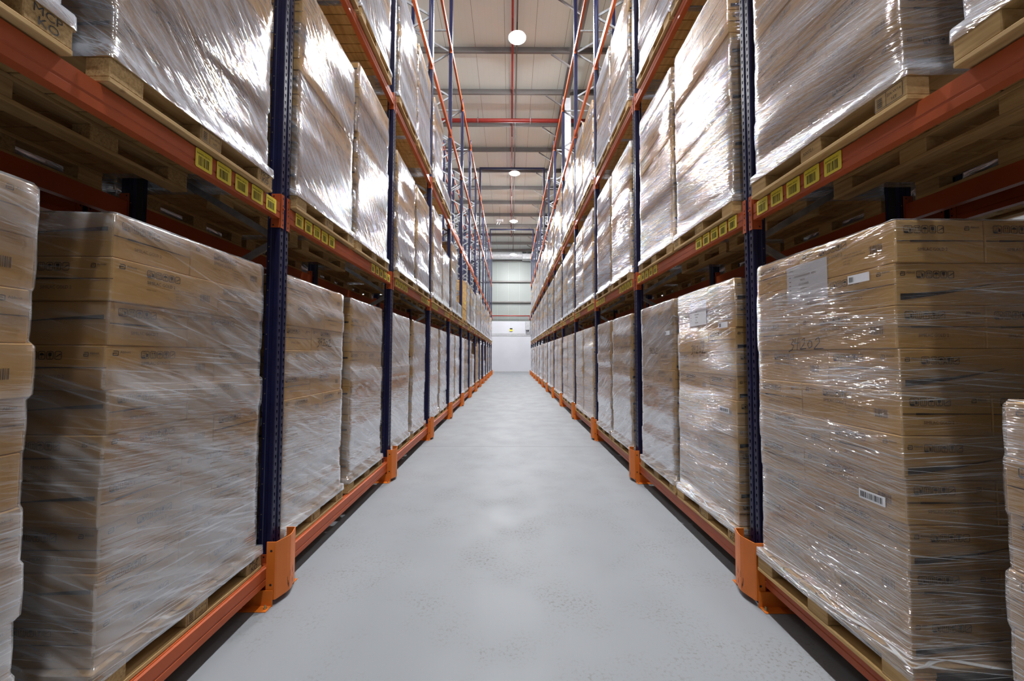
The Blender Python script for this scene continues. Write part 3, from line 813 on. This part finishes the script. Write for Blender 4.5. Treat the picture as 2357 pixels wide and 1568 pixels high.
# ------------------------------------------------------------------ building shell
YB, YE, XW = -16.0, 36.15, 12.0
def roof_z(y): return 13.05 - .0475 * y + .13
def slab(name, m_, x0, x1, y0, y1, z0, z1):
    mb = MB(); mb.box(x0, x1, y0, y1, z0, z1); return struct(name, mb.mesh(name, [m_]))
slab('floor', M['floor'], -XW, XW, YB, YE, -.2, 0)
mb = MB()
for dz in (0, .15):
    mb.face([(-XW, YB, roof_z(YB) + dz), (XW, YB, roof_z(YB) + dz), (XW, YE, roof_z(YE) + dz), (-XW, YE, roof_z(YE) + dz)])
struct('ceiling', mb.mesh('ceiling', [M['ceil']], recalc=False))
slab('wall_far', M['clad'], -XW, XW, YE, YE + .2, 4.86, 14.0)
mb = MB(); mb.box(-XW, XW, YE - .05, YE + .2, 0, 4.86)
struct('wall_far_lower', mb.mesh('wall_far_lower', [M['plaster']]))
slab('wall_left', M['backwall'], -XW - .2, -XW, YB, YE, 0, 14.5)
slab('wall_right', M['backwall'], XW, XW + .2, YB, YE, 0, 14.5)
slab('wall_back', M['backwall'], -XW, XW, YB - .2, YB, 0, 14.5)
tn = [0]
def trim(me, loc=(0, 0, 0)):
    tn[0] += 1; return struct('trim_%d' % tn[0], me, loc)
for k in range(-6, 12):          # purlins
    y = 13.05 + 2.0 * k; z = roof_z(y)
    mb = MB(); mb.box(-XW, XW, y - .004, y + .004, z - .24, z); mb.box(-XW, XW, y - .075, y, z - .248, z - .24); mb.box(-XW, XW, y - .075, y - .069, z - .24, z - .215)
    trim(mb.mesh('purlin', [M['steel']]))
def rafter(x, yb):
    mb = MB(); a = (x, YB, roof_z(YB) - .24); b = (x, YE, roof_z(YE) - .24)
    for z in (-.01, -.54): mb.bar((a[0], a[1], a[2] + z), (b[0], b[1], b[2] + z), .2, .016)
    mb.bar((a[0], a[1], a[2] - .275), (b[0], b[1], b[2] - .275), .012, .53)
    r_ = trim(mb.mesh('rafter', [M['steel']]))
    for k in range(-2, 12):
        y = 13.05 + 2.0 * k; z = roof_z(y) - .24
        mb = MB()
        for q in ((-1,) if x > 0 else (1,)): mb.bar((x + q * .05, y - .01, z - .5), (x + q * .75, y - .01, z - .02), .05, .05)
        ob('fly_brace', mb.mesh('fly_brace', [M['steel']]), r_)
rafter(2.15, 0); rafter(-6.2, 0)
for z, m_ in ((12.42, 'steel'), (10.64, 'steel'), (8.66, 'steel'), (6.70, 'steel')):   # sheeting rails on the end wall
    mb = MB(); mb.box(-XW, XW, YE - .22, YE, z - .004, z + .004); mb.box(-XW, XW, YE - .22, YE - .212, z - .05, z + .06)
    mb.box(-XW, XW, YE - .22, YE - .2, z - .07, z - .05)
    trim(mb.mesh('sheeting_rail', [M[m_]]))
mb = MB(); mb.box(-XW, XW, YE - .075, YE - .05, 3.45, 3.70); trim(mb.mesh('wall_rail', [M['greybox']]))
mb = MB(); mb.box(-XW, XW, YE - .065, YE - .05, 0, .10); struct('baseboard_far', mb.mesh('baseboard_far', [M['greybox']]))
mb = MB(); x, y = 2.15, 14.45; z = roof_z(y) - .8
for q in (-.145, .145): mb.box(x + q - .008, x + q + .008, y - .09, y + .09, 0, z)
mb.box(x - .14, x + .14, y - .006, y + .006, 0, z); trim(mb.mesh('column', [M['greybox']]))
# services
def pipe(name, label, cat, p, q, r, m_, hangers=()):
    mb = MB(); mb.cyl(p, q, r, 14); t = ob(name, mb.mesh(name, [M[m_]], smooth=True)); tag(t, label, cat)
    for h in hangers:
        mb = MB(); z = roof_z(h[1]); mb.cyl((h[0], h[1], h[2]), (h[0], h[1], z), .006, 6); mb.box(h[0] - .02, h[0] + .02, h[1] - r - .012, h[1] + r + .012, h[2] - r - .012, h[2] + r + .012, 0, .005)
        ob('pipe_hanger', mb.mesh('pipe_hanger', [M['zinc']]), t)
    return t
zc = 11.88; yc = 16.2
pipe('sprinkler_pipe', 'red sprinkler pipe crossing above the aisle under the roof', 'pipe', (-9, yc, zc), (9, yc, zc), .085, 'red', [(-1.47, yc, zc), (.82, yc, zc), (-4.5, yc, zc), (4.5, yc, zc)])
mb = MB(); a = Vector((.02, 4, roof_z(4) - .30)); b = Vector((.02, 31, roof_z(31) - .30))
mb.cyl(a, b, .034, 10); t = tag(ob('sprinkler_pipe', mb.mesh('sprinkler_pipe', [M['red']], smooth=True)), 'thin red sprinkler pipe running lengthwise along the middle of the roof', 'pipe')
for k in range(9):
    y = 5.5 + 3 * k; mb = MB(); z = roof_z(y) - .30; mb.cyl((.02, y, z - .12), (.02, y, z - .04), .018, 8); mb.cyl((.02, y, z - .14), (.02, y, z - .12), .03, 8)
    ob('sprinkler_head', mb.mesh('sprinkler_head', [M['red']]), t)
mb = MB(); a = Vector((.17, -2, roof_z(-2) - .28)); b = Vector((.17, 34.5, roof_z(34.5) - .28)); mb.bar(a, b, .05, .035)
tag(ob('cable_tray', mb.mesh('cable_tray', [M['steel']])), 'thin grey cable tray running along the roof above the lamps', 'cable tray')
pipe('wall_mounted_pipe', 'thin red pipe crossing the far end wall above the white panel', 'pipe', (-1.80, YE - .28, 5.36), (1.80, YE - .28, 5.36), .05, 'red')
for x in (-1.80, 1.80):
    mb = MB(); mb.cyl((x, YE - .28, 5.36), (x, YE - .28, 4.95), .05, 10); ob('pipe_drop', mb.mesh('pipe_drop', [M['red']], smooth=True), bpy.data.objects['wall_mounted_pipe'])
mb = MB(); mb.cyl((-9, YE - .9, 10.98), (1.05, YE - .9, 10.98), .38, 28); mb.box(1.05, 1.9, YE - 1.4, YE - .4, 10.55, 11.05, 0, .02)
tag(ob('ventilation_duct', mb.mesh('ventilation_duct', [M['duct']])), 'pale ventilation duct crossing high in front of the far end wall', 'duct')
mb = MB(); mb.box(1.36, 1.82, YE - .35, YE - .06, 4.02, 4.84, 0, .01); t = tag(ob('wall_mounted_cabinet', mb.mesh('wall_mounted_cabinet', [M['greybox']])), 'grey cabinet high on the far end wall beside the right rack', 'cabinet')
mb = MB()
for x in (1.40, 1.78): mb.box(x - .03, x + .03, YE - .33, YE - .28, 3.85, 4.02)
ob('cabinet_leg', mb.mesh('cabinet_leg', [M['greybox']]), t)
mb = MB(); mb.box(-.13, .17, YE - .12, YE - .06, 3.92, 4.08, 0, .006); t = tag(ob('wall_sign_box', mb.mesh('wall_sign_box', [M['yellow']])), 'small yellow and black sign box on the far end wall', 'wall light')  # yellow part of a plain sign box that gives no light
mb = MB(); mb.box(-.11, .15, YE - .12, YE - .06, 4.09, 4.20, 0, .006); ob('sign_head', mb.mesh('sign_head', [M['dark']]), t)
mb = MB(); mb.cyl((.0, YE - .09, 4.2), (.0, YE - .09, 4.86), .008, 6); ob('cable', mb.mesh('cable', [M['greybox']]), t)
# high-bay lamps
def lamp_meshes():
    mb = MB(); mb.cyl((0, 0, .0), (0, 0, .012), .28, 32, 0, .28); mb.cyl((0, 0, .012), (0, 0, .10), .20, 28, 0, .15); mb.cyl((0, 0, .10), (0, 0, .20), .09, 20, 0, .06)  # wide disc above the lens, added to keep its light off the ceiling
    hs = mb.mesh('housing', [M['greybox']])
    mb = MB(); n = 24; rs = [(.19 * math.cos(t), -.004 - .09 * math.sin(t)) for t in (0, .3, .6, .9, 1.2, 1.45)]
    vs = [(r_ * math.cos(2 * math.pi * k / n), r_ * math.sin(2 * math.pi * k / n), z) for r_, z in rs for k in range(n)]
    fs = [(i * n + k, i * n + (k + 1) % n, (i + 1) * n + (k + 1) % n, (i + 1) * n + k) for i in range(5) for k in range(n)] + [tuple(range(5 * n, 6 * n))]
    mb.add(vs, fs); ln_ = mb.mesh('lens', [M['lamp']])
    mb = MB(); mb.cyl((0, 0, .20), (0, 0, 1.0), .008, 8); cd = mb.mesh('cord', [M['dark']])
    return hs, ln_, cd
HS, LN, CD = lamp_meshes()
for y, z, nm in ((-.9, 12.3, 'beyond the photo behind the camera'), (5.4, 12.05, 'overhead above the camera'), (11.75, 11.78, 'nearest in view, biggest and brightest'), (20.0, 11.38, 'second in view, level with the dark tie bar'), (26.4, 11.07, 'third in view along the aisle'), (32.2, 10.25, 'farthest, in front of the duct')):
    t = thing('high_bay_lamp', 'round high-bay lamp, ' + nm, 'lamp', (.17, y, z), 'high-bay lamps above the aisle')
    ob('housing', HS, t); ob('lens', LN, t)
    c = ob('cord', CD, t); c.scale = (1, 1, 1)
    L = roof_z(y) - .32 - z; mb = MB(); mb.cyl((0, 0, .20), (0, 0, L), .008, 8); c.data = mb.mesh('cord', [M['dark']])
# small wireless unit hanging left of the third lamp
yy = 26.0; t = thing('access_point', 'small white wireless unit hanging from the roof left of the third lamp', 'access point', (-.80, yy, 10.80), None)
mb = MB(); mb.box(-.22, .22, -.08, .08, .1, .24, 0, .01); ob('body', mb.mesh('body', [M['white']]), t)
for x in (-.12, .05):
    mb = MB(); mb.bar((x, 0, .1), (x - .1, 0, -.12), .03, .03); ob('antenna', mb.mesh('antenna', [M['white']]), t)
mb = MB(); mb.cyl((0, 0, .24), (0, 0, roof_z(yy) - 10.80), .008, 6); ob('cord', mb.mesh('cord', [M['dark']]), t)
# lamps of the neighbouring aisles
for x in (-5.6, 5.7):
    for y in (-1, 6.5, 14, 21.5, 29):
        l = bpy.data.lights.new('aisle_lamp', 'AREA'); l.shape = 'DISK'; l.size = .38; l.energy = 240; l.color = (.97, .985, 1)
        o = bpy.data.objects.new('aisle_lamp', l); COL.objects.link(o); o.location = (x, y, 11.6)
# ------------------------------------------------------------------ world, camera, colour
w = bpy.data.worlds.new('world'); SC.world = w; w.use_nodes = True
w.node_tree.nodes['Background'].inputs[0].default_value = (.5, .5, .5, 1); w.node_tree.nodes['Background'].inputs[1].default_value = .02
f, px, py, yaw, pit, rol, H = 872.9537, 1176.8725, 783.5667, .0012, .0395, -.0034, 1.6191
def R3():
    c, s_ = math.cos(yaw), math.sin(yaw); A = Matrix(((c, 0, -s_), (0, 1, 0), (s_, 0, c)))
    c, s_ = math.cos(pit), math.sin(pit); B = Matrix(((1, 0, 0), (0, c, -s_), (0, s_, c)))
    c, s_ = math.cos(rol), math.sin(rol); D = Matrix(((c, -s_, 0), (s_, c, 0), (0, 0, 1)))
    return D @ B @ A
Mx = R3()       # (X right, Y up, Z forward) world -> camera
rows = [Vector(Mx[i]) for i in range(3)]
def tb(v): return Vector((v[0], v[2], v[1]))      # to Blender axes
right, up, fwd = tb(rows[0]), tb(rows[1]), tb(rows[2])
cam = bpy.data.cameras.new('camera'); co = bpy.data.objects.new('camera', cam); COL.objects.link(co)
mw = Matrix.Identity(4)
for i, v in enumerate((right, up, -fwd)):
    for r_ in range(3): mw[r_][i] = v[r_]
mw[2][3] = H; co.matrix_world = mw
cam.sensor_fit = 'HORIZONTAL'; cam.sensor_width = 36; cam.lens = 36 * f / 2357
cam.shift_x = (1178.5 - px) / 2357; cam.shift_y = (py - 784) / 2357
cam.clip_start = .05; cam.clip_end = 200
SC.camera = co
cy = SC.cycles; cy.max_bounces = 6; cy.diffuse_bounces = 3; cy.glossy_bounces = 3; cy.transmission_bounces = 2; cy.transparent_max_bounces = 10
SC.view_settings.view_transform = 'Standard'; SC.view_settings.look = 'None'
SC.view_settings.exposure = 0.45; SC.view_settings.gamma = 1.0
try: SC.view_settings.use_curve_mapping = False
except Exception: pass
